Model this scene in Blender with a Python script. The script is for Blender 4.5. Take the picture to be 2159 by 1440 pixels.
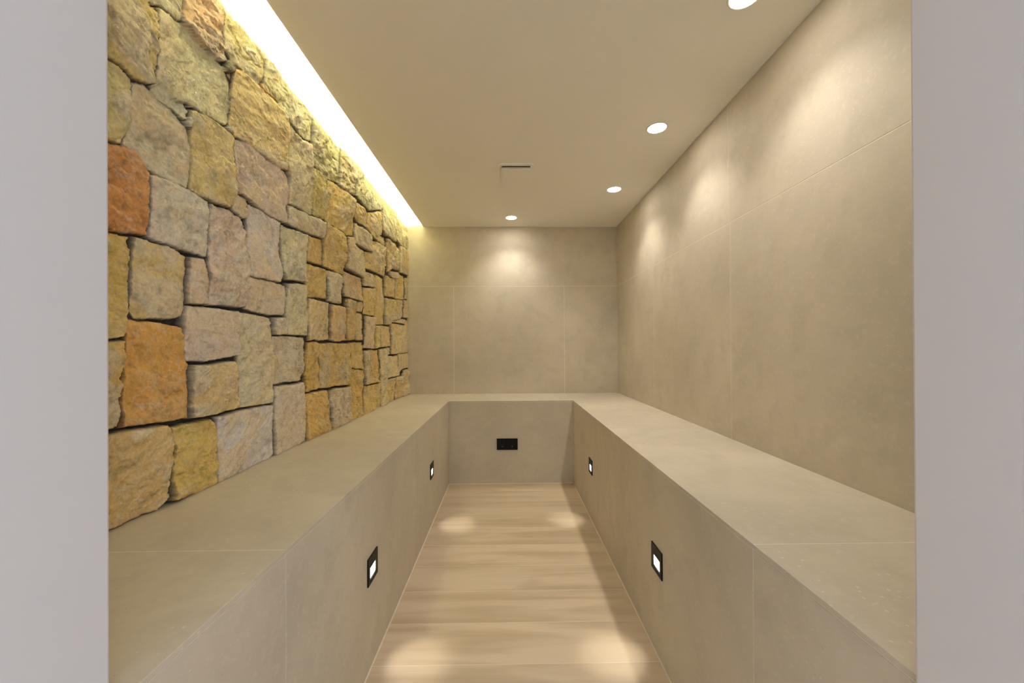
import bpy, bmesh, math
import numpy as np
from mathutils import Vector, Matrix

sc = bpy.context.scene
for o in list(bpy.data.objects): bpy.data.objects.remove(o)

# ---------------------------------------------------------------- measures (metres; floor at z = 0)
CAMZ = 1.137
XL, XR = -0.959, 1.079          # stone face, right tiled wall
YB = 3.70                       # back wall
YF = 0.50                       # room side of the doorway wall
YO = -0.10                      # outer side of the doorway wall
ZC = CAMZ + 1.182               # ceiling underside
ZB = CAMZ - 0.4444              # bench top
IL, IR, YI = -0.493, 0.550, 3.183   # bench fronts
XC = -0.812                     # edge of the ceiling slab at the light slot
FPX = 800.0                     # focal length in pixels of the 2159 px wide frame
YAW, PITCH, ROLL, CX, CY = -0.01277, 0.00282, -0.00528, 1079.8, 731.1

# ---------------------------------------------------------------- camera
cam_d = bpy.data.cameras.new('camera'); cam = bpy.data.objects.new('camera', cam_d)
sc.collection.objects.link(cam); sc.camera = cam
cam_d.sensor_fit = 'HORIZONTAL'; cam_d.sensor_width = 36.0
cam_d.lens = 36.0 * FPX / 2159.0
cam_d.shift_x = -(CX - 1079.5) / 2159.0
cam_d.shift_y = (CY - 720.0) / 2159.0
cam_d.clip_start = 0.02
fw = Vector((-math.sin(YAW) * math.cos(PITCH), math.cos(YAW) * math.cos(PITCH), math.sin(PITCH)))
rt = Vector((math.cos(YAW), math.sin(YAW), 0)); up = rt.cross(fw)
c, s = math.cos(ROLL), math.sin(ROLL)
RT, UP = c * rt + s * up, -s * rt + c * up
cam.matrix_world = Matrix(((RT.x, UP.x, -fw.x, 0), (RT.y, UP.y, -fw.y, 0), (RT.z, UP.z, -fw.z, CAMZ), (0, 0, 0, 1)))

# ---------------------------------------------------------------- view, world, daylight
sc.view_settings.view_transform = 'Standard'; sc.view_settings.look = 'None'
sc.view_settings.exposure = 0.98; sc.view_settings.gamma = 1.0
sc.view_settings.use_curve_mapping = False
sc.cycles.use_denoising = True
sc.cycles.max_bounces = 10; sc.cycles.diffuse_bounces = 8; sc.cycles.glossy_bounces = 4
sc.cycles.sample_clamp_indirect = 6.0
sc.cycles.caustics_reflective = False

w = bpy.data.worlds.new('daylit_hall'); sc.world = w; w.use_nodes = True
w.node_tree.nodes['Background'].inputs[0].default_value = (0.84, 0.87, 1.0, 1)
w.node_tree.nodes['Background'].inputs[1].default_value = 0.82

def light(name, kind, loc, energy, color, parent=None, aim=None, **kw):
    d = bpy.data.lights.new(name, kind); d.energy = energy; d.color = color
    for k, v in kw.items(): setattr(d, k, v)
    o = bpy.data.objects.new(name, d); sc.collection.objects.link(o); o.location = loc
    if aim is not None: o.rotation_euler = Vector(aim).to_track_quat('-Z', 'Y').to_euler()
    if parent: o.parent = parent
    return o
# daylight from the hall window, behind and to the right of the doorway
light('hall_daylight', 'AREA', (2.15, -2.25, 1.35), 11.5, (0.76, 0.83, 1.0), aim=(-0.62, 0.78, 0.0),
      shape='RECTANGLE', size=0.5, size_y=1.7)

# ---------------------------------------------------------------- helpers
def tag(o, label=None, cat=None, group=None, kind=None):
    if label: o['label'] = label
    if cat: o['category'] = cat
    if group: o['group'] = group
    if kind: o['kind'] = kind
    return o
def link(name, bm, mats, parent=None, smooth=False):
    me = bpy.data.meshes.new(name); bm.normal_update(); bm.to_mesh(me); bm.free()
    for m in (mats if isinstance(mats, (list, tuple)) else [mats]): me.materials.append(m)
    if smooth:
        for p in me.polygons: p.use_smooth = True
    o = bpy.data.objects.new(name, me); sc.collection.objects.link(o)
    if parent: o.parent = parent
    return o
def empty(name, loc, rot=(0, 0, 0)):
    o = bpy.data.objects.new(name, None); sc.collection.objects.link(o); o.location = loc; o.rotation_euler = rot
    o.empty_display_size = 0.05
    return o
def box(bm, a, b, mi=0, bev=0.0):
    a, b = Vector(a), Vector(b)
    r = bmesh.ops.create_cube(bm, size=1.0)
    for v in r['verts']:
        v.co = Vector(((a[i] + b[i]) / 2 + v.co[i] * (b[i] - a[i]) for i in range(3)))
    fs = set(f for v in r['verts'] for f in v.link_faces)
    for f in fs: f.material_index = mi
    if bev > 0:
        es = set(e for v in r['verts'] for e in v.link_edges)
        g = bmesh.ops.bevel(bm, geom=list(es), offset=bev, segments=2, profile=0.5, affect='EDGES')
        for f in g['faces']: f.material_index = mi

class N:
    def __init__(s, name):
        s.m = bpy.data.materials.new(name); s.m.use_nodes = True; s.t = s.m.node_tree
        s.b = s.t.nodes['Principled BSDF']
    def n(s, typ, **kw):
        x = s.t.nodes.new(typ)
        for k, v in kw.items():
            if k.startswith('i_'):
                key = k[2:]; key = int(key) if key.isdigit() else key
                x.inputs[key].default_value = v
            else: setattr(x, k, v)
        return x
    def l(s, a, b): s.t.links.new(a, b)
    def ramp(s, src, pts):
        r = s.n('ShaderNodeValToRGB'); cr = r.color_ramp
        while len(cr.elements) > 1: cr.elements.remove(cr.elements[0])
        cr.elements[0].position = pts[0][0]; cr.elements[0].color = (*pts[0][1], 1)
        for p, cc in pts[1:]:
            e = cr.elements.new(p); e.color = (*cc, 1)
        s.l(src, r.inputs[0]); return r.outputs[0]
    def mix(s, a, b, f, mode='MIX'):
        x = s.n('ShaderNodeMix', data_type='RGBA', blend_type=mode)
        for v, i in ((a, 6), (b, 7)):
            if isinstance(v, tuple): x.inputs[i].default_value = (*v, 1)
            else: s.l(v, x.inputs[i])
        if isinstance(f, float): x.inputs[0].default_value = f
        else: s.l(f, x.inputs[0])
        return x.outputs[2]
    def noise(s, vec, scale, detail=4, rough=.55):
        x = s.n('ShaderNodeTexNoise'); x.inputs['Scale'].default_value = scale
        x.inputs['Detail'].default_value = detail; x.inputs['Roughness'].default_value = rough
        s.l(vec, x.inputs['Vector']); return x.outputs['Fac']
    def pos(s, sx=1, sy=1, sz=1):
        g = s.n('ShaderNodeTexCoord'); mp = s.n('ShaderNodeMapping'); mp.inputs['Scale'].default_value = (sx, sy, sz)
        s.l(g.outputs['Object'], mp.inputs['Vector']); return mp.outputs[0]
    def bump(s, h, strength, dist=.002):
        x = s.n('ShaderNodeBump'); x.inputs['Strength'].default_value = strength; x.inputs['Distance'].default_value = dist
        s.l(h, x.inputs['Height']); s.l(x.outputs[0], s.b.inputs['Normal'])

def plain(name, col, rough=.5, metal=0.0, bumpy=0.0, var=0.03):
    k = N(name); v = k.pos()
    f = k.noise(v, 9, 3)
    a = tuple(max(0, x * (1 - var)) for x in col); b = tuple(min(1, x * (1 + var)) for x in col)
    k.l(k.mix(a, b, f), k.b.inputs['Base Color'])
    k.b.inputs['Roughness'].default_value = rough; k.b.inputs['Metallic'].default_value = metal
    if bumpy: k.bump(k.noise(v, 220, 3), bumpy, .001)
    return k.m
def emit(name, col, st):
    k = N(name); k.b.inputs['Base Color'].default_value = (.8, .8, .8, 1)
    k.b.inputs['Emission Color'].default_value = (*col, 1); k.b.inputs['Emission Strength'].default_value = st
    return k.m
def lin(c):
    c = [x / 255 for x in c]
    return tuple(x / 12.92 if x <= .04045 else ((x + .055) / 1.055) ** 2.4 for x in c)

# greige concrete-look porcelain: soft clouds, pale flecks and small dark pits
def tile_mat(name, base):
    k = N(name); v = k.pos()
    cloud = k.noise(v, 1.7, 5, .6); mid = k.noise(v, 7, 5, .62); fine = k.noise(v, 55, 4, .6)
    hi = tuple(min(1, x * 1.10) for x in base); lo = tuple(x * .88 for x in base)
    c1 = k.mix(lo, hi, k.ramp(cloud, [(.32, (0, 0, 0)), (.68, (1, 1, 1))]))
    c2 = k.mix(c1, tuple(x * y for x, y in zip(base, (.80, .80, .79))), k.ramp(mid, [(.50, (0, 0, 0)), (.72, (.55, .55, .55))]))
    c3 = k.mix(c2, tuple(min(1, x * 1.18) for x in base), k.ramp(fine, [(.55, (0, 0, 0)), (.75, (.45, .45, .45))]))
    # flecks gathered in drifts
    drift = k.ramp(k.noise(v, 2.6, 3), [(.46, (0, 0, 0)), (.62, (1, 1, 1))])
    v2 = k.pos(1, 1, 2.2)
    vo = k.n('ShaderNodeTexVoronoi'); vo.inputs['Scale'].default_value = 60; k.l(v2, vo.inputs['Vector'])
    rnd = k.ramp(vo.outputs['Color'], [(.60, (0, 0, 0)), (.62, (1, 1, 1))])
    fl = k.ramp(vo.outputs['Distance'], [(.13, (1, 1, 1)), (.20, (0, 0, 0))])
    m1 = k.n('ShaderNodeMath', operation='MULTIPLY'); k.l(rnd, m1.inputs[0]); k.l(fl, m1.inputs[1])
    m2 = k.n('ShaderNodeMath', operation='MULTIPLY'); k.l(m1.outputs[0], m2.inputs[0]); k.l(drift, m2.inputs[1])
    m2b = k.n('ShaderNodeMath', operation='MULTIPLY', i_1=.55); k.l(m2.outputs[0], m2b.inputs[0])
    c4 = k.mix(c3, tuple(min(1, x * 1.45) for x in base), m2b.outputs[0])
    vp = k.n('ShaderNodeTexVoronoi'); vp.inputs['Scale'].default_value = 52; k.l(v, vp.inputs['Vector'])
    rn2 = k.ramp(vp.outputs['Color'], [(.62, (0, 0, 0)), (.64, (1, 1, 1))])
    pt = k.ramp(vp.outputs['Distance'], [(.045, (1, 1, 1)), (.085, (0, 0, 0))])
    m3 = k.n('ShaderNodeMath', operation='MULTIPLY'); k.l(rn2, m3.inputs[0]); k.l(pt, m3.inputs[1])
    m4 = k.n('ShaderNodeMath', operation='MULTIPLY', i_1=.55); k.l(m3.outputs[0], m4.inputs[0])
    c5 = k.mix(c4, tuple(x * .42 for x in base), m4.outputs[0])
    k.l(c5, k.b.inputs['Base Color']); k.b.inputs['Roughness'].default_value = .62
    k.b.inputs['Specular IOR Level'].default_value = .35
    k.bump(fine, .10, .002)
    return k.m

def wood_mat(name):
    k = N(name)
    g = k.n('ShaderNodeTexCoord'); sp = k.n('ShaderNodeSeparateXYZ'); k.l(g.outputs['Object'], sp.inputs[0])
    # plank index -> per plank offset and tone
    a = k.n('ShaderNodeMath', operation='SUBTRACT', i_1=PLANK0); k.l(sp.outputs[1], a.inputs[0])
    b = k.n('ShaderNodeMath', operation='DIVIDE', i_1=PLANK); k.l(a.outputs[0], b.inputs[0])
    f = k.n('ShaderNodeMath', operation='FLOOR'); k.l(b.outputs[0], f.inputs[0])
    wn = k.n('ShaderNodeTexWhiteNoise', noise_dimensions='1D'); k.l(f.outputs[0], wn.inputs['W'])
    off = k.n('ShaderNodeVectorMath', operation='MULTIPLY_ADD')
    k.l(wn.outputs['Color'], off.inputs[0]); off.inputs[1].default_value = (9, 9, 9); k.l(g.outputs['Object'], off.inputs[2])
    mp = k.n('ShaderNodeMapping'); mp.inputs['Scale'].default_value = (.85, 7.0, 1); k.l(off.outputs[0], mp.inputs[0])
    mp2 = k.n('ShaderNodeMapping'); mp2.inputs['Scale'].default_value = (2.0, 75.0, 1); k.l(off.outputs[0], mp2.inputs[0])
    mp3 = k.n('ShaderNodeMapping'); mp3.inputs['Scale'].default_value = (1.6, 3.2, 1); k.l(off.outputs[0], mp3.inputs[0])
    n0 = k.n('ShaderNodeTexNoise'); n0.inputs['Scale'].default_value = 1.6; n0.inputs['Detail'].default_value = 5
    n0.inputs['Distortion'].default_value = .5; k.l(mp.outputs[0], n0.inputs['Vector'])
    n1 = k.noise(mp2.outputs[0], 1.2, 6, .6); n2 = k.noise(mp3.outputs[0], 1.4, 3)
    base = WOOD
    c1 = k.mix(tuple(x * y for x, y in zip(base, (.83, .80, .74))), tuple(x * 1.06 for x in base), k.ramp(n0.outputs['Fac'], [(.34, (0, 0, 0)), (.56, (1, 1, 1))]))
    c2 = k.mix(c1, tuple(x * .74 for x in base), k.ramp(n1, [(.53, (0, 0, 0)), (.80, (.28, .28, .28))]))
    c3 = k.mix(c2, tuple(x * y for x, y in zip(base, (.72, .68, .60))), k.ramp(n2, [(.57, (0, 0, 0)), (.75, (.6, .6, .6))]))
    tone = k.n('ShaderNodeMapRange'); tone.inputs['To Min'].default_value = .90; tone.inputs['To Max'].default_value = 1.05
    k.l(wn.outputs['Value'], tone.inputs[0])
    hs = k.n('ShaderNodeHueSaturation'); k.l(tone.outputs[0], hs.inputs['Value']); k.l(c3, hs.inputs['Color'])
    k.l(hs.outputs[0], k.b.inputs['Base Color']); k.b.inputs['Roughness'].default_value = .5
    k.bump(n1, .12, .001)
    return k.m

PLANK = 0.2065; PLANK0 = 3.0195
TILE = (.555, .50, .395); WOOD = (.62, .51, .36)
M_tile = tile_mat('greige_tile', TILE)
M_grout = plain('pale_grout', tuple(min(1, x * 1.4) for x in TILE), .8)
M_wood = wood_mat('oak_look_plank')
M_wgrout = plain('cream_grout', (.80, .71, .56), .8)
M_ceil = plain('white_ceiling_paint', (.87, .85, .80), .9, 0, .04, .01)
M_paint = plain('white_wall_paint', (.66, .66, .675), .85, 0, .05, .01)
M_black = plain('black_metal', (.009, .008, .007), .42)
M_blackgl = plain('black_plastic', (.005, .005, .005), .4)
for _m in (M_black, M_blackgl): _m.node_tree.nodes['Principled BSDF'].inputs['Specular IOR Level'].default_value = .15
M_grey = plain('grey_print', (.16, .16, .17), .5)
M_white = plain('white_lacquer', (.80, .78, .74), .5)
M_dark = plain('painted_slot_shade', (.05, .045, .035), .7)
M_vent = plain('off_white_vent_plastic', (.87, .85, .80), .7)
M_lens = emit('lit_downlight_lens', (1, .93, .82), 38.0)
M_step = emit('lit_step_light_lens', (1, .95, .90), 3.2)
M_led = emit('lit_led_diffuser', (1.0, 0.96, 0.63), 430.0)

# ---------------------------------------------------------------- tiled slabs
GAP = 0.003
def tiles(bm, axis, face, depth, us, vs, bev=.0006):
    """slabs whose visible face lies at `face` on `axis`; us / vs are cut positions along the other two axes"""
    o = [i for i in range(3) if i != axis]
    for i in range(len(us) - 1):
        for j in range(len(vs[i] if isinstance(vs[0], (list, tuple)) else vs) - 1):
            vv = vs[i] if isinstance(vs[0], (list, tuple)) else vs
            a = [0, 0, 0]; b = [0, 0, 0]
            a[axis], b[axis] = sorted((face, face + depth))
            a[o[0]] = us[i] + GAP / 2; b[o[0]] = us[i + 1] - GAP / 2
            a[o[1]] = vv[j] + GAP / 2; b[o[1]] = vv[j + 1] - GAP / 2
            box(bm, a, b, 0, bev)
ZS = CAMZ + 0.601                # level grout line on the walls
ZT = ZC + 0.095                   # top of the light slot
T = .009
# right wall
bm = bmesh.new()
box(bm, (XR + .0006, YO, 0), (XR + .20, YB + .2, ZT + .05), 1)
tiles(bm, 0, XR, T, [YF, 1.818, 2.784, YB], [0, ZS])
tiles(bm, 0, XR, T, [YF, 1.834, 3.05, YB], [ZS, ZT])
o = link('wall_right', bm, [M_tile, M_grout]); tag(o, kind='structure')
# back wall
bm = bmesh.new()
box(bm, (XL - .2, YB + .0006, 0), (XR - .0005, YB + .2, ZT + .05), 1)
tiles(bm, 1, YB, T, [XL - .06, -0.519, 0.559, XR], [0, ZS])
tiles(bm, 1, YB, T, [XL - .06, XR], [ZS, ZT])
o = link('wall_back', bm, [M_tile, M_grout]); tag(o, kind='structure')
# floor: planks laid across the channel, light joints
bm = bmesh.new()
box(bm, (-3.2, -3.4, -.12), (XR + .2, YB, -.0003), 1); box(bm, (XR + .2, -3.4, -.12), (3.2, YO, -.0003), 1)
k0 = 0
while PLANK0 - k0 * PLANK > YF - .8: k0 += 1
ys = [PLANK0 - i * PLANK for i in range(k0, 0, -1)] + [PLANK0, YI + .05]
for a, b in zip(ys[:-1], ys[1:]):
    box(bm, (IL - .02, a + .001, -.008), (IR + .02, b - .001, 0), 0, .0004)
for i in range(15):                # hall floor outside the doorway
    a = ys[0] - (i + 1) * PLANK
    box(bm, (-3.2, a + .001, -.008), (3.2, a + PLANK - .001, 0), 0, .0004)
o = link('floor', bm, [M_wood, M_wgrout]); tag(o, kind='structure')
# doorway wall with its thick painted reveals
JL, JR = -.5165, .540
bm = bmesh.new()
box(bm, (-3.2, YO, 0), (JL, YF, ZT + .05), 0, .004)
box(bm, (JR, YO, 0), (XR + .19, YF, ZT + .05), 0, .004); box(bm, (XR + .19, YO, 0), (3.2, YF, ZT + .05), 0)
box(bm, (JL, YO, ZC + .002), (JR, YF, ZT + .05), 0)
o = link('wall_front', bm, M_paint); tag(o, kind='structure')
# ceiling slab, open along the stone wall for the light slot
bm = bmesh.new()
box(bm, (XC, YF, ZC), (XR, YB, ZC + .03), 0, .0015)
box(bm, (XL - .16, YF, ZT), (XR, YB, ZT + .05), 0)
o = link('ceiling', bm, M_ceil); tag(o, kind='structure')
# fine cream bead where the ceiling meets the tiles
bm = bmesh.new()
box(bm, (XC + .02, YB - .010, ZC - .004), (XR - .0005, YB - .0005, ZC), 0, .001)
box(bm, (XR - .008, YF, ZC - .004), (XR - .0005, YB - .010, ZC), 0, .001)
o = link('trim_1', bm, M_white); tag(o, kind='structure')
bm = bmesh.new()
for a, b in (((IL + .0004, .45, 0), (IL + .005, YI, .003)), ((IR - .005, .45, 0), (IR - .0004, YI, .003)), ((IL, YI - .005, 0), (IR, YI - .0004, .003))):
    box(bm, a, b, 0)
o = link('trim_2', bm, M_wgrout); tag(o, kind='structure')

# ---------------------------------------------------------------- stone wall (height field of real depth)
STONES = """
176,152,92|180,-60 320,-60 320,0 318,8 334,22 340,25 339,60 334,85 330,140 328,168 325,178 312,178 280,165 258,140 237,125 180,90
178,165,125|320,-60 397,-60 395,0 391,22 389,46 376,42 366,32 350,18 340,15 330,12 320,0
190,155,112|397,-60 478,-64 477,15 473,36 471,68 473,107 474,131 463,129 439,104 410,78 390,51 389,36 395,0
172,160,118|340,17 361,29 376,44 388,49 410,78 439,104 473,136 488,165 490,180 490,219 489,262 478,266 463,258 417,232 402,222 376,211 347,185 330,168 333,136 335,97 339,73 340,36
190,172,115|478,-64 562,46 560,100 557,170 548,180 541,175 510,143 497,138 483,119 474,109 476,73 478,36
120,115,85|476,130 490,128 498,138 495,150 488,157 480,152 475,142
185,158,100|497,146 513,147 550,183 580,215 606,243 612,265 612,300 607,335 606,360 590,352 560,330 524,302 498,288 489,263 491,180
198,186,135|562,46 668,186 666,240 664,270 664,298 660,300 648,292 625,265 605,240 580,208 560,186 557,178 562,120
158,142,92|190,90 237,128 254,138 276,165 280,170 278,195 275,218 276,243 271,280 262,304 237,295 190,275
182,166,130|282,173 310,180 327,194 347,214 366,226 388,250 400,275 403,292 405,350 402,398 376,386 342,368 320,356 310,348 293,325 270,308 265,302 273,280 278,240 277,215 281,195
155,146,116|330,168 344,173 376,211 402,222 401,238 392,251 373,231 347,214 327,195
172,150,92|404,231 437,241 463,259 492,282 498,292 499,349 500,397 495,436 488,441 444,421 424,414 404,402 405,349 403,280
200,175,145|500,292 524,302 560,330 600,358 609,375 612,400 611,427 609,470 603,472 565,450 540,434 530,427 512,412 501,405 500,350
150,98,46|190,285 237,300 262,305 286,317 308,344 320,358 321,397 320,446 315,502 288,498 254,492 237,487 190,480
196,180,155|321,368 332,366 364,380 400,401 439,422 442,446 442,495 438,545 398,531 366,521 327,507 315,502 320,446
190,165,138|444,424 488,443 510,460 522,490 525,507 524,543 525,580 523,650 510,650 480,646 440,644 440,590 440,545 442,495
188,162,132|402,538 438,547 440,591 438,643 400,641 402,590
175,150,100|501,408 528,424 528,462 517,464 495,442
196,180,162|528,430 540,436 565,452 595,470 596,505 597,540 597,580 593,595 565,590 540,585 527,580 523,540 525,505 527,470
152,124,62|190,482 237,489 280,499 281,543 276,620 275,660 269,673 266,697 257,710 237,712 190,712
160,136,85|287,500 313,503 366,522 400,538 400,580 398,640 393,670 366,675 322,673 291,672 281,656 282,600 285,560
212,188,160|398,644 437,646 507,655 509,673 509,722 507,751 473,759 437,764 395,763 393,722 392,673
172,122,50|270,675 293,680 322,678 388,690 393,722 398,770 400,819 398,884 352,894 303,901 262,906 259,867 262,819 266,770 268,709
158,128,72|190,715 237,719 257,719 262,746 259,782 260,807 254,843 249,899 237,906 190,915
162,138,92|400,770 502,760 506,794 509,860 458,875 400,884 401,819
162,147,110|511,658 540,662 576,669 578,715 580,765 581,812 577,848 540,857 513,860 509,820 509,720
162,132,80|190,925 237,913 303,903 354,896 366,906 369,947 362,996 359,1057 347,1071 315,1088 279,1105 239,1121 190,1145
168,136,64|369,901 400,891 454,882 463,899 463,947 465,986 458,1020 429,1037 400,1047 369,1057 366,996 371,947
180,166,152|461,879 522,862 575,853 578,855 583,890 584,960 572,973 540,988 500,1007 466,1022 465,980 463,900
188,168,140|581,815 645,804 649,827 651,865 650,931 615,948 586,963 585,890 582,840
152,140,104|597,475 650,495 650,530 649,595 615,592 607,591 598,570 596,505
174,155,122|527,583 540,587 594,598 603,603 605,630 603,665 577,667 540,658 525,653 524,620
145,132,97|608,596 648,600 650,630 651,668 648,708 610,706 607,655 606,617
164,152,132|577,668 602,669 607,680 606,706 580,707
162,144,107|580,709 643,711 646,740 645,801 582,811 579,752
168,152,112|613,262 622,278 640,292 662,303 663,325 662,375 660,455 637,441 612,428 611,375 608,350 612,300
152,138,106|612,431 660,457 684,469 682,502 650,492 611,472
136,120,68|662,352 680,360 691,375 690,430 687,466 661,455 661,400
190,178,122|666,186 704,239 703,280 704,330 718,340 717,385 700,377 675,357 664,342 665,300 665,240
180,170,115|704,239 722,263 720,305 719,340 706,330 702,300
187,168,118|722,263 749,299 750,340 751,370 750,412 733,405 717,388 720,340
178,168,118|749,299 806,375 805,420 803,443 777,445 763,425 751,413
150,124,68|693,378 715,388 750,420 748,455 747,497 732,496 722,486 695,468 689,463 691,420
165,140,90|750,424 765,434 775,446 776,480 757,467 749,458
158,132,82|777,446 803,446 805,490 797,508 785,496 776,480
178,162,108|805,375 838,419 838,460 836,510 815,498 806,485
192,178,124|838,419 866,456 866,532 845,514 838,500
150,124,72|686,467 725,490 734,500 736,530 732,555 729,580 700,568 684,559 685,505
170,150,110|736,499 748,500 750,515 770,531 770,586 748,573 733,567 736,530
170,150,110|752,469 785,495 785,533 770,525 751,512
155,133,82|787,505 815,520 816,555 814,582 772,564 772,531 785,533
160,142,95|785,494 800,495 815,500 815,518 798,508
155,132,82|817,502 833,512 845,527 845,572 828,567 817,575
150,128,76|846,517 866,532 866,585 846,575
156,122,58|651,495 682,505 682,559 651,550
155,127,70|650,552 693,569 694,630 652,625
150,137,108|694,569 728,583 728,625 725,642 695,636
182,150,105|731,571 765,587 766,636 730,626
165,145,100|770,570 792,581 792,607 769,602
156,130,74|794,579 812,588 812,685 793,685
154,128,72|768,605 791,609 791,667 769,662
140,118,72|815,580 834,588 834,628 814,625
145,125,85|822,570 841,574 841,590 825,583
150,124,68|835,590 842,577 853,582 853,632 835,630
170,150,100|854,585 866,588 866,632 854,630
162,140,95|652,627 697,637 698,718 651,719
172,140,90|699,640 730,647 731,720 699,720
145,118,68|732,628 752,635 752,718 733,719
130,110,70|753,637 766,637 767,658 753,657
140,120,80|753,659 768,662 769,718 753,718
166,146,112|770,665 791,669 791,736 770,735
165,145,78|792,686 802,687 802,733 792,735
160,134,84|803,686 824,689 824,731 803,733
145,124,74|813,628 850,633 849,670 827,678 824,685 813,685
198,172,122|851,632 866,634 866,671 851,669
150,130,85|845,671 855,673 855,684 828,679
150,128,78|827,681 854,686 854,744 827,748
182,150,90|855,674 866,675 866,744 855,744
140,108,48|647,720 677,722 678,765 680,819 652,828 648,790
150,123,68|679,723 739,724 741,765 741,810 695,819 681,819
145,118,62|740,722 769,721 770,780 742,776
150,124,74|771,738 779,738 782,790 803,805 772,812
156,124,68|781,737 803,737 804,805 788,800 782,780
155,138,94|804,736 818,734 819,782 818,852 806,860 805,805
150,130,85|819,732 825,732 825,748 819,750
198,172,116|820,751 841,749 842,792 820,799
198,172,116|842,745 866,744 866,775 849,779 843,790
165,140,84|819,800 835,796 836,843 819,852
176,145,94|836,795 850,792 851,835 837,842
170,145,94|851,780 866,777 866,831 851,838
162,125,58|651,830 694,821 698,865 699,910 652,932 652,878
162,142,107|696,822 740,813 741,853 741,890 702,909 699,865
158,126,62|742,778 768,780 771,875 743,892
162,132,70|771,814 804,808 805,861 772,876
""".strip().splitlines()
rng = np.random.RandomState(7)
def wall_hit(px, py):             # point of the traced joint on the plane x = XL
    d = np.array(fw) + np.array(RT) * (px - CX) / FPX - np.array(UP) * (py - CY) / FPX
    t = XL / d[0]
    return d[1] * t, CAMZ + d[2] * t
polys = []; cols = []
for ln in STONES:
    cc, pp = ln.split('|'); pts = [tuple(float(q) for q in p.split(',')) for p in pp.split()]
    polys.append(np.array([wall_hit(*p) for p in pts])); cols.append(lin([float(q) for q in cc.split(',')]))
ntr = len(polys)
pal = [(168, 140, 90), (185, 165, 130), (150, 124, 72), (172, 160, 132), (165, 118, 62)]
def filler(y0, y1, z0, z1, nz):
    zs = np.linspace(z0, z1, nz + 1); zs[1:-1] += rng.uniform(-.03, .03, nz - 1)
    for a, b in zip(zs[:-1], zs[1:]):
        polys.append(np.array([(y0, a), (y1, a + rng.uniform(-.01, .01)), (y1, b), (y0, b)])); cols.append(lin(pal[rng.randint(5)]))
filler(.42, .60, ZB - .06, ZT + .05, 8); filler(.60, .88, ZB - .06, ZT + .05, 7)
for a_, b_ in ((.88, 1.10), (1.10, 1.36), (1.36, 1.62)): filler(a_, b_, CAMZ + .55, ZT + .05, 3)
# courses above the traced ones, up in the light slot
e = .752
while e < YB:
    n = e + rng.uniform(.14, .26)
    polys.append(np.array([(e, ZC + .105), (n, ZC + .105), (n, ZT + .2), (e, ZT + .2)])); cols.append(lin(pal[rng.randint(5)])); e = n

offs = np.concatenate([np.arange(206.5, 840, 1.0), np.linspace(842, 1534, 110)])
Y = (-XL) * FPX / offs[::-1]; Y[-1] = YB + .004
Z = np.arange(ZB + .0008, ZT + .004, .0031)
YY, ZZ = np.meshgrid(Y, Z)        # rows = z

def hashn(ix, iy, seed):
    h = (ix.astype(np.int64) * 374761393 + iy.astype(np.int64) * 668265263 + seed * 974634777) & 0xffffffff
    h = ((h ^ (h >> 13)) * 1274126177) & 0xffffffff
    return ((h ^ (h >> 16)) & 0xffff) / 65535.0
def vnoise(x, y, seed):
    ix, iy = np.floor(x), np.floor(y); fx, fy = x - ix, y - iy
    fx = fx * fx * fx * (fx * (fx * 6 - 15) + 10); fy = fy * fy * fy * (fy * (fy * 6 - 15) + 10)
    a, b = hashn(ix, iy, seed), hashn(ix + 1, iy, seed); cc, d = hashn(ix, iy + 1, seed), hashn(ix + 1, iy + 1, seed)
    return (a + (b - a) * fx + (cc - a) * fy + (a - b - cc + d) * fx * fy) * 2 - 1
def fbm(x, y, seed, octv=5, g=.5):
    r = 0; a = 1.0; t = 0
    for i in range(octv):
        r = r + a * vnoise(x * 2 ** i + 13.7 * i, y * 2 ** i - 7.3 * i, seed + i); t += a; a *= g
    return r / t * 1.6
def sstep(a, b, x):
    t = np.clip((x - a) / (b - a), 0, 1); return t * t * (3 - 2 * t)

Yw = YY + .0035 * fbm(YY * 12, ZZ * 12, 11, 3) + .0012 * fbm(YY * 90, ZZ * 90, 41, 2)
Zw = ZZ + .0035 * fbm(YY * 12, ZZ * 12, 21, 3) + .0012 * fbm(YY * 90, ZZ * 90, 51, 2)
best = np.full(YY.shape, -1.0); idx = np.full(YY.shape, -1)
for i, P in enumerate(polys):
    y0, z0 = P.min(0) - .02; y1, z1 = P.max(0) + .02
    ca, cb = np.searchsorted(Y, [y0, y1]); ra, rb = np.searchsorted(Z, [z0, z1])
    if ca >= cb or ra >= rb: continue
    yy = Yw[ra:rb, ca:cb]; zz = Zw[ra:rb, ca:cb]
    d2 = np.full(yy.shape, 1e9); ins = np.zeros(yy.shape, bool)
    for (ay, az), (by, bz) in zip(P, np.roll(P, -1, 0)):
        ey, ez = by - ay, bz - az; L = ey * ey + ez * ez + 1e-12
        t = np.clip(((yy - ay) * ey + (zz - az) * ez) / L, 0, 1)
        d2 = np.minimum(d2, (yy - ay - t * ey) ** 2 + (zz - az - t * ez) ** 2)
        cr = ((az > zz) != (bz > zz)) & (yy < ey * (zz - az) / (ez if abs(ez) > 1e-12 else 1e-12) + ay)
        ins ^= cr
    d = np.where(ins, 1, -1) * np.sqrt(d2)
    if i >= ntr: d = np.where((best[ra:rb, ca:cb] > -.004), -1, d)   # fillers give way to traced stones
    bb = best[ra:rb, ca:cb]; m = d > bb
    best[ra:rb, ca:cb] = np.where(m, d, bb); idx[ra:rb, ca:cb] = np.where(m, i, idx[ra:rb, ca:cb])
n = len(polys)
ci = np.clip(idx, 0, n - 1)
offi = rng.uniform(-.010, .006, n); ty = rng.uniform(-.05, .05, n); tz = rng.uniform(-.05, .05, n); rough = rng.uniform(.6, 1.5, n)
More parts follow.
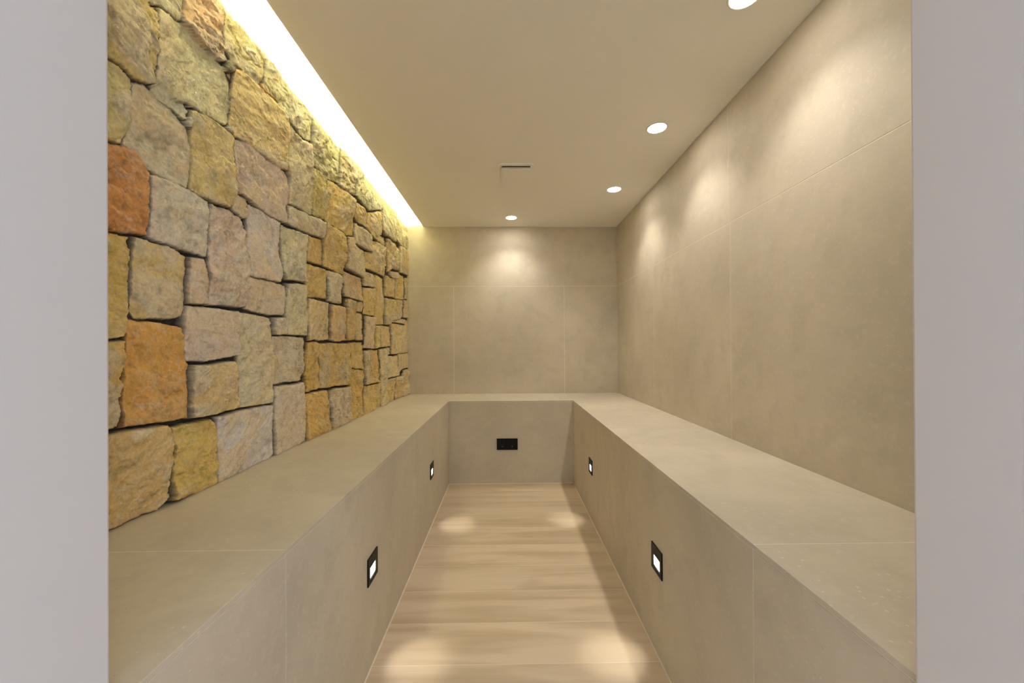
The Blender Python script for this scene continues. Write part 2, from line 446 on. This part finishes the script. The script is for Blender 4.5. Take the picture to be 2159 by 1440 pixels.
sx = rng.uniform(0, 50, n); ang = rng.uniform(-.9, .9, n)
cen = np.array([P.mean(0) for P in polys])
ly = YY - cen[ci, 0]; lz = ZZ - cen[ci, 1]
ca_, sa_ = np.cos(ang[ci]), np.sin(ang[ci])
ry = ly * ca_ + lz * sa_ + sx[ci]; rz = -ly * sa_ + lz * ca_ + sx[ci] * .7
f1 = fbm(ry * 7, rz * 11, 3, 5, .52); f2 = fbm(ry * 26, rz * 34, 9, 4, .55); f3 = fbm(ry * 5 + 3 * f1 * .12, rz * 7, 77, 5, .55)
q = f3 * 3.2; terr = (np.floor(q) + sstep(.40, .54, q - np.floor(q))) / 3.2
f4 = fbm(ry * 15 + .5 * f1, rz * 27, 501, 4, .55); q4 = f4 * 2.6; terr2 = (np.floor(q4) + sstep(.38, .58, q4 - np.floor(q4))) / 2.6
h = offi[ci] + ty[ci] * ly + tz[ci] * lz + rough[ci] * (.0040 * f1 + .0020 * f2 + .0110 * terr + .0042 * terr2)
bj = best + .0022 * fbm(YY * 7, ZZ * 7, 301, 2) - .0002
edge = sstep(-.0010, .0024, bj) * .90 + sstep(.001, .016, bj) * .10
jn = -.030 + .004 * fbm(YY * 40, ZZ * 40, 5, 3)
jn = np.where(fbm(YY * 5, ZZ * 5, 61, 2) > .55, jn + .016, jn)
H = jn + (h - jn) * edge
H = np.minimum(H, .016)
H = np.where(ZZ < ZB + .004, np.minimum(H, .004), H)
# colours of the stones: ground tone (darkened near the slot against its light), second tone in flakes, pale calcite veins
base = np.array(cols); lum = base @ np.array([.30, .55, .15])
base = lum[:, None] + (base - lum[:, None]) * .88
base = base / np.array((1.0, .925, .865))
czn = np.array([P[:, 1].mean() for P in polys]); base = base * (1 - .68 * sstep(ZC - .50, ZC - .05, czn))[:, None]  # upper stones coloured darker by height to offset the strip's light
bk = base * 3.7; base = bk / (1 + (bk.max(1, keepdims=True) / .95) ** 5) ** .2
sr_ = (base[:, 0] - base[:, 2]) / base[:, 0]; base[:, 1] *= 1 + .06 * sstep(.55, .85, sr_)
warm = np.array([(1.04, .97, .78)] * n); grey = np.array([(.97, 1.0, .93)] * n)
kind = rng.rand(n); bl = base @ np.array([.35, .50, .15]); sat_ = (base[:, 0] - base[:, 2]) / base[:, 0]
tint = np.where(((sat_ < .45) & (kind < .6))[:, None], np.array([[1.16, .98, .62]]), np.array([[1.09, .985, .74]]))
wt = np.where(sat_ > .72, .22, .62)[:, None]; second = (1 - wt) * base + wt * bl[:, None] * tint * rng.uniform(.85, 1.08, n)[:, None]
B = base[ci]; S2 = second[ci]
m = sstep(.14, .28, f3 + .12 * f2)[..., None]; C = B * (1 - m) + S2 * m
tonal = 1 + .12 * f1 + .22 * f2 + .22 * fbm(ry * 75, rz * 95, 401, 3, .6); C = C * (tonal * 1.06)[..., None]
rv = 1 - np.abs(fbm(ry * 13 + .35 * f1, rz * 15, 101, 4, .55)); v = sstep(.90, .99, rv) * sstep(-.25, .35, fbm(YY * 9, ZZ * 9, 131, 3))
rv2 = 1 - np.abs(fbm(ry * 34, rz * 38, 151, 3, .5)); v = np.maximum(v, .75 * sstep(.80, .97, rv2) * sstep(-.35, .25, fbm(YY * 12, ZZ * 12, 171, 3)))
pale = np.array((.93, .87, .76))
mot = (sstep(.0, .45, fbm(ry * 20 + f1, rz * 26, 601, 5, .6)) * .45)[..., None]
C = C * (1 - mot) + C * np.array([.90, .80, .64]) * mot
v = v * (.36 + .34 * (1 - sstep(.45, .75, sat_[ci])))
C = C * (1 - v[..., None]) + pale * v[..., None]
pit = sstep(.45, .7, fbm(ry * 45, rz * 75, 191, 4)); C = C * (1 - .16 * pit[..., None])
em = sstep(-.001, .004, bj)[..., None]; mort = np.array(lin((62, 56, 50)))
C = mort * (1 - em) + C * em; mx = C.max(-1, keepdims=True); C = C / (1 + (mx / .96) ** 8) ** .125

nr, nc = YY.shape
co = np.empty((nr, nc, 3)); co[..., 0] = XL + H; co[..., 1] = YY; co[..., 2] = ZZ
me = bpy.data.meshes.new('wall_left')
ii = (np.arange(nr - 1)[:, None] * nc + np.arange(nc - 1)[None, :]).ravel()
quads = np.stack([ii, ii + nc, ii + nc + 1, ii + 1], 1)[:, ::-1]
nv = nr * nc
# backing slab behind the stones
bx = XL - .06; bq = np.array([(XL - .2, YO, 0), (bx, YO, 0), (bx, YB, 0), (XL - .2, YB, 0), (XL - .2, YO, ZT + .05), (bx, YO, ZT + .05), (bx, YB, ZT + .05), (XL - .2, YB, ZT + .05)])
allco = np.concatenate([co.reshape(-1, 3), bq])
bf = np.array([(0, 1, 2, 3)[::-1], (4, 5, 6, 7), (0, 1, 5, 4), (1, 2, 6, 5), (2, 3, 7, 6), (3, 0, 4, 7)]) + nv
quads = np.concatenate([quads, bf])
me.vertices.add(len(allco)); me.vertices.foreach_set('co', allco.astype(np.float32).ravel())
me.loops.add(quads.size); me.loops.foreach_set('vertex_index', quads.astype(np.int32).ravel())
me.polygons.add(len(quads)); me.polygons.foreach_set('loop_start', np.arange(0, quads.size, 4, dtype=np.int32))
me.polygons.foreach_set('use_smooth', np.ones(len(quads), dtype=bool))
me.update(calc_edges=True)
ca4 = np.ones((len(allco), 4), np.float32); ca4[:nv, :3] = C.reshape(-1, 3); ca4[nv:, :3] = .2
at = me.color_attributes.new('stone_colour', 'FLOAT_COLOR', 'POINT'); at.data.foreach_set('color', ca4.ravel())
k = N('quarried_stone'); a = k.n('ShaderNodeVertexColor', layer_name='stone_colour')
vv = k.pos(); fn = k.noise(vv, 130, 5, .65); md = k.noise(vv, 38, 5, .6)
fac = k.ramp(fn, [(.25, (.74, .73, .70)), (.72, (1.0, 1.0, 1.0))])
c1 = k.mix(a.outputs[0], fac, 1.0, 'MULTIPLY')
k.l(c1, k.b.inputs['Base Color']); k.b.inputs['Roughness'].default_value = .82
ad = k.n('ShaderNodeMath', operation='ADD'); k.l(fn, ad.inputs[0]); k.l(md, ad.inputs[1])
k.bump(ad.outputs[0], .85, .005)
me.materials.append(k.m)
wl = bpy.data.objects.new('wall_left', me); sc.collection.objects.link(wl); tag(wl, kind='structure')

# ---------------------------------------------------------------- built-in bench
bench = empty('tiled_bench', ((XL + XR) / 2, YB, 0))
tag(bench, 'U-shaped built-in bench clad in greige stone-look tile along three walls', 'bench')
off = Vector((-(XL + XR) / 2, -YB, 0))
def part(name, bm, mats, parent=bench):
    bmesh.ops.translate(bm, vec=off, verts=bm.verts)
    return link(name, bm, mats, parent)
E = .011; g = .0012
XLb = XL - .055
YFb = YF + .001
SEAM = .848; SEAM2 = 2.05
bm = bmesh.new()              # seat slab: butt-jointed slabs over a grout bed
box(bm, (XLb, YFb, ZB - .010), (IL - .002, YB - .0005, ZB - .0006), 1)
box(bm, (IR + .002, YFb, ZB - .010), (XR - .0005, YB - .0005, ZB - .0006), 1)
box(bm, (IL - .002, YI + .002, ZB - .010), (IR + .002, YB - .0005, ZB - .0006), 1)
for (x0, x1) in ((XLb, IL), (IR, XR - .0005)):
    for (y0, y1) in ((YFb, SEAM), (SEAM, SEAM2), (SEAM2, YI if False else YB - .0005)):
        box(bm, (x0, y0 + g, ZB - E), (x1, y1 - g * (y1 < YB - .01), ZB), 0, .0010)
box(bm, (IL + g, YI, ZB - E), (IR - g, YB - .0005, ZB), 0, .0010)
part('seat_slab', bm, [M_tile, M_grout])
def front(name, axis, face, back, us):
    bm = bmesh.new()
    o2 = 1 if axis == 0 else 0
    lo, hi = us[0], us[-1]
    a = [0, 0, .002]; b = [0, 0, ZB - E]
    a[axis], b[axis] = sorted((face + (back - face) * .04, back)); a[o2], b[o2] = lo, hi
    box(bm, a, b, 1)
    for u0, u1 in zip(us[:-1], us[1:]):
        a = [0, 0, .002]; b = [0, 0, ZB - E - .0022]
        a[axis], b[axis] = sorted((face, face + (back - face) * .3)); a[o2], b[o2] = u0 + GAP / 2, u1 - GAP / 2
        box(bm, a, b, 0, .0006)
    part(name, bm, [M_tile, M_grout])
front('front_panel', 0, IL, IL - .035, [YFb, SEAM, SEAM2, YI])
front('front_panel', 0, IR, IR + .035, [YFb, SEAM, SEAM2, YI])
front('front_panel', 1, YI, YI + .035, [IL - .035, IR + .035])

# ---------------------------------------------------------------- lamps
def disc(bm, r, z, seg=48, mi=0, flip=True):
    vs = [bm.verts.new((r * math.cos(2 * math.pi * i / seg), r * math.sin(2 * math.pi * i / seg), z)) for i in range(seg)]
    f = bm.faces.new(vs[::-1] if flip else vs); f.material_index = mi; return vs
def lathe(bm, prof, seg=48, mi=0):
    rings = [[bm.verts.new((r * math.cos(2 * math.pi * i / seg), r * math.sin(2 * math.pi * i / seg), z)) for i in range(seg)] for r, z in prof]
    for A, Bq in zip(rings[:-1], rings[1:]):
        for i in range(seg):
            f = bm.faces.new((A[i], A[(i + 1) % seg], Bq[(i + 1) % seg], Bq[i])); f.material_index = mi
    return rings
def make_downlight(loc, label):
    r = empty('downlight', loc); tag(r, label, 'ceiling light', 'round recessed downlights in the ceiling')
    bm = bmesh.new(); lathe(bm, [(.0465, -.0012), (.0475, -.0032), (.0530, -.0035), (.0555, -.0022), (.0560, 0), (.0465, 0), (.0465, -.0012)])
    bmesh.ops.recalc_face_normals(bm, faces=bm.faces); link('trim_ring', bm, M_white, r, True)
    bm = bmesh.new(); lathe(bm, [(.0465, -.0014), (.040, -.0030), (.025, -.0040), (.001, -.0044)])
    bmesh.ops.recalc_face_normals(bm, faces=bm.faces)
    link('lens', bm, M_lens, r, True)
    return r
DL = [((.042, 3.440), 'small round recessed downlight nearest the back wall, centred over the bench'),
      ((.806, 2.826), 'small round recessed downlight by the right wall, farthest of that row'),
      ((.813, 2.032), 'round recessed downlight by the right wall, middle one of that row'),
      ((.808, 1.263), 'round recessed downlight by the right wall cut by the top frame edge')]
for (x, y), lb in DL:
    r = make_downlight((x, y, ZC), lb)
    light('lamp', 'SPOT', (0, 0, -.008), 13.2, (1.0, 0.94, 0.86), parent=r, spot_size=math.radians(113), spot_blend=.8, shadow_soft_size=.03)

# step lights: black square plate, square opening low in it, lit reflector behind
def make_step(loc, sgn, label):
    r = empty('step_light', loc); tag(r, label, 'wall light', 'square black step lights in the bench fronts')
    H2 = .048; t = .005
    wy, z0, z1 = .031, -.031, .010          # opening
    bm = bmesh.new()
    def bx(y0, y1, a, b, x0=0, x1=t): box(bm, (min(sgn * x0, sgn * x1), y0, a), (max(sgn * x0, sgn * x1), y1, b), 0, .0007)
    bx(-H2, H2, z1, H2); bx(-H2, H2, -H2, z0); bx(-H2, -wy, z0, z1); bx(wy, H2, z0, z1)
    link('faceplate', bm, M_black, r)
    bm = bmesh.new(); x = sgn * .0012
    vs = [bm.verts.new(p) for p in ((x, -wy, z0), (x, wy, z0), (x, wy, z1), (x, -wy, z1))]
    box(bm, (min(0, x), -wy + .001, z0 + .001), (max(0, x), wy - .001, z1 - .001), 0)
    for v in vs: bm.verts.remove(v)
    for q in range(1, 4):                     # ribs of the reflector
        zz = z0 + (z1 - z0) * q / 4
        box(bm, (min(0, sgn * .0026), -wy + .002, zz - .0006), (max(0, sgn * .0026), wy - .002, zz + .0006), 0)
    link('lit_reflector', bm, M_step, r)
    light('lamp', 'SPOT', (sgn * .012, 0, -.012), 1.9, (1, .93, .84), parent=r, aim=(sgn * .42, 0, -1), spot_size=math.radians(42), spot_blend=.9, shadow_soft_size=.02)
ZP = .350
make_step((IL, 1.380, ZP), 1, 'square black step light set in the left bench front, nearer the doorway')
make_step((IL, 2.460, ZP), 1, 'square black step light set in the left bench front, nearer the back wall')
make_step((IR, 1.396, ZP), -1, 'square black step light set in the right bench front, nearer the doorway')
make_step((IR, 2.510, ZP), -1, 'square black step light set in the right bench front, nearer the back wall')

# twin socket plate on the back bench front
r = empty('socket_plate', (-.0046, YI - .0004, .3306)); tag(r, 'black double socket plate in the middle of the back bench front', 'socket')
W2, H2 = .0872, .0472
bm = bmesh.new()
box(bm, (-W2, -.007, H2 - .008), (W2, 0, H2), 0, .001); box(bm, (-W2, -.007, -H2), (W2, 0, -H2 + .008), 0, .001)
box(bm, (-W2, -.007, -H2 + .008), (-W2 + .009, 0, H2 - .008), 0, .001); box(bm, (W2 - .009, -.007, -H2 + .008), (W2, 0, H2 - .008), 0, .001)
box(bm, (-.003, -.007, -H2 + .008), (.003, 0, H2 - .008), 0, .0005)
link('faceplate', bm, M_blackgl, r)
for sx_ in (-1, 1):
    x0, x1 = sorted((sx_ * .0032, sx_ * (W2 - .0092)))
    bm = bmesh.new(); box(bm, (x0, -.0055, -H2 + .0082), (x1, 0, H2 - .0082), 0, .0008)
    ins = link('socket_insert', bm, M_blackgl, r)
    bm = bmesh.new(); box(bm, (sx_ * .041 - .003, -.0062, -.022), (sx_ * .041 + .003, -.0054, -.014), 0, .0004)
    link('indicator_mark', bm, M_grey, ins)['label'] = 'tiny grey mark'

# ceiling air outlet: rounded square cover hanging just under the ceiling, slot on its near side
def rrect(bm, w_, d_, rad, z0, z1, mi=0, seg=8, inset=.0):
    def ring(w1, d1, r1, z):
        out = []
        for cx_, cy_, a0 in ((w1 - r1, d1 - r1, 0), (-w1 + r1, d1 - r1, 90), (-w1 + r1, -d1 + r1, 180), (w1 - r1, -d1 + r1, 270)):
            for i in range(seg + 1):
                a = math.radians(a0 + 90 * i / seg); out.append(bm.verts.new((cx_ + r1 * math.cos(a), cy_ + r1 * math.sin(a), z)))
        return out
    A = ring(w_, d_, rad, z1); Bq = ring(w_, d_, rad, z0 + .003); Cq = ring(w_ - .003, d_ - .003, rad - .003, z0)
    for P, Q in ((A, Bq), (Bq, Cq)):
        for i in range(len(P)): bm.faces.new((P[i], P[(i + 1) % len(P)], Q[(i + 1) % len(P)], Q[i]))
    bm.faces.new(A); bm.faces.new(Cq[::-1]); bmesh.ops.recalc_face_normals(bm, faces=bm.faces)
r = empty('ceiling_vent', (.063, 2.560, ZC)); tag(r, 'off-white rounded square air vent with slots along its near edge, on the ceiling', 'vent')
bm = bmesh.new(); rrect(bm, .118, .135, .022, -.006, 0); link('frame', bm, M_vent, r)
bm = bmesh.new()
n_ = 14
def bow(y): return y
for j in range(n_):
    x0 = -.095 + .19 * j / n_; x1 = -.095 + .19 * (j + 1) / n_
    b0 = .004 * (1 - ((x0 + x1) / 2 / .095) ** 2)
    box(bm, (x0, -.098 + b0, -.023), (x1, .112, -.017))
box(bm, (-.095, -.02, -.017), (.095, .112, -.006))
bmesh.ops.remove_doubles(bm, verts=bm.verts, dist=1e-5)
link('cover', bm, M_vent, r)
bm = bmesh.new(); box(bm, (-.092, -.108, -.0085), (.092, -.030, -.0058)); link('slot', bm, M_dark, r)['label'] = 'air slot, its shade given as dark colour'  # dark slab paints the shade inside the open gap
bm = bmesh.new(); box(bm, (-.092, -.106, -.0145), (.092, -.090, -.0130), 0, .0005); link('louvre', bm, M_vent, r)

# light strip hidden on top of the ceiling slab, throwing light up the stone
r = empty('cove_light', (XC + .045, (YF + YB) / 2, ZC + .03)); tag(r, 'long lit strip glowing in the ceiling slot above the stone wall', 'strip light')
hl = (YB - YF) / 2 - .01
bm = bmesh.new(); box(bm, (0, -hl, 0), (.012, hl, .016), 0, .001); link('channel', bm, M_white, r)
bm = bmesh.new(); box(bm, (-.0025, -hl + .005, .002), (-.0002, hl - .005, .014), 0); link('diffuser', bm, M_led, r)
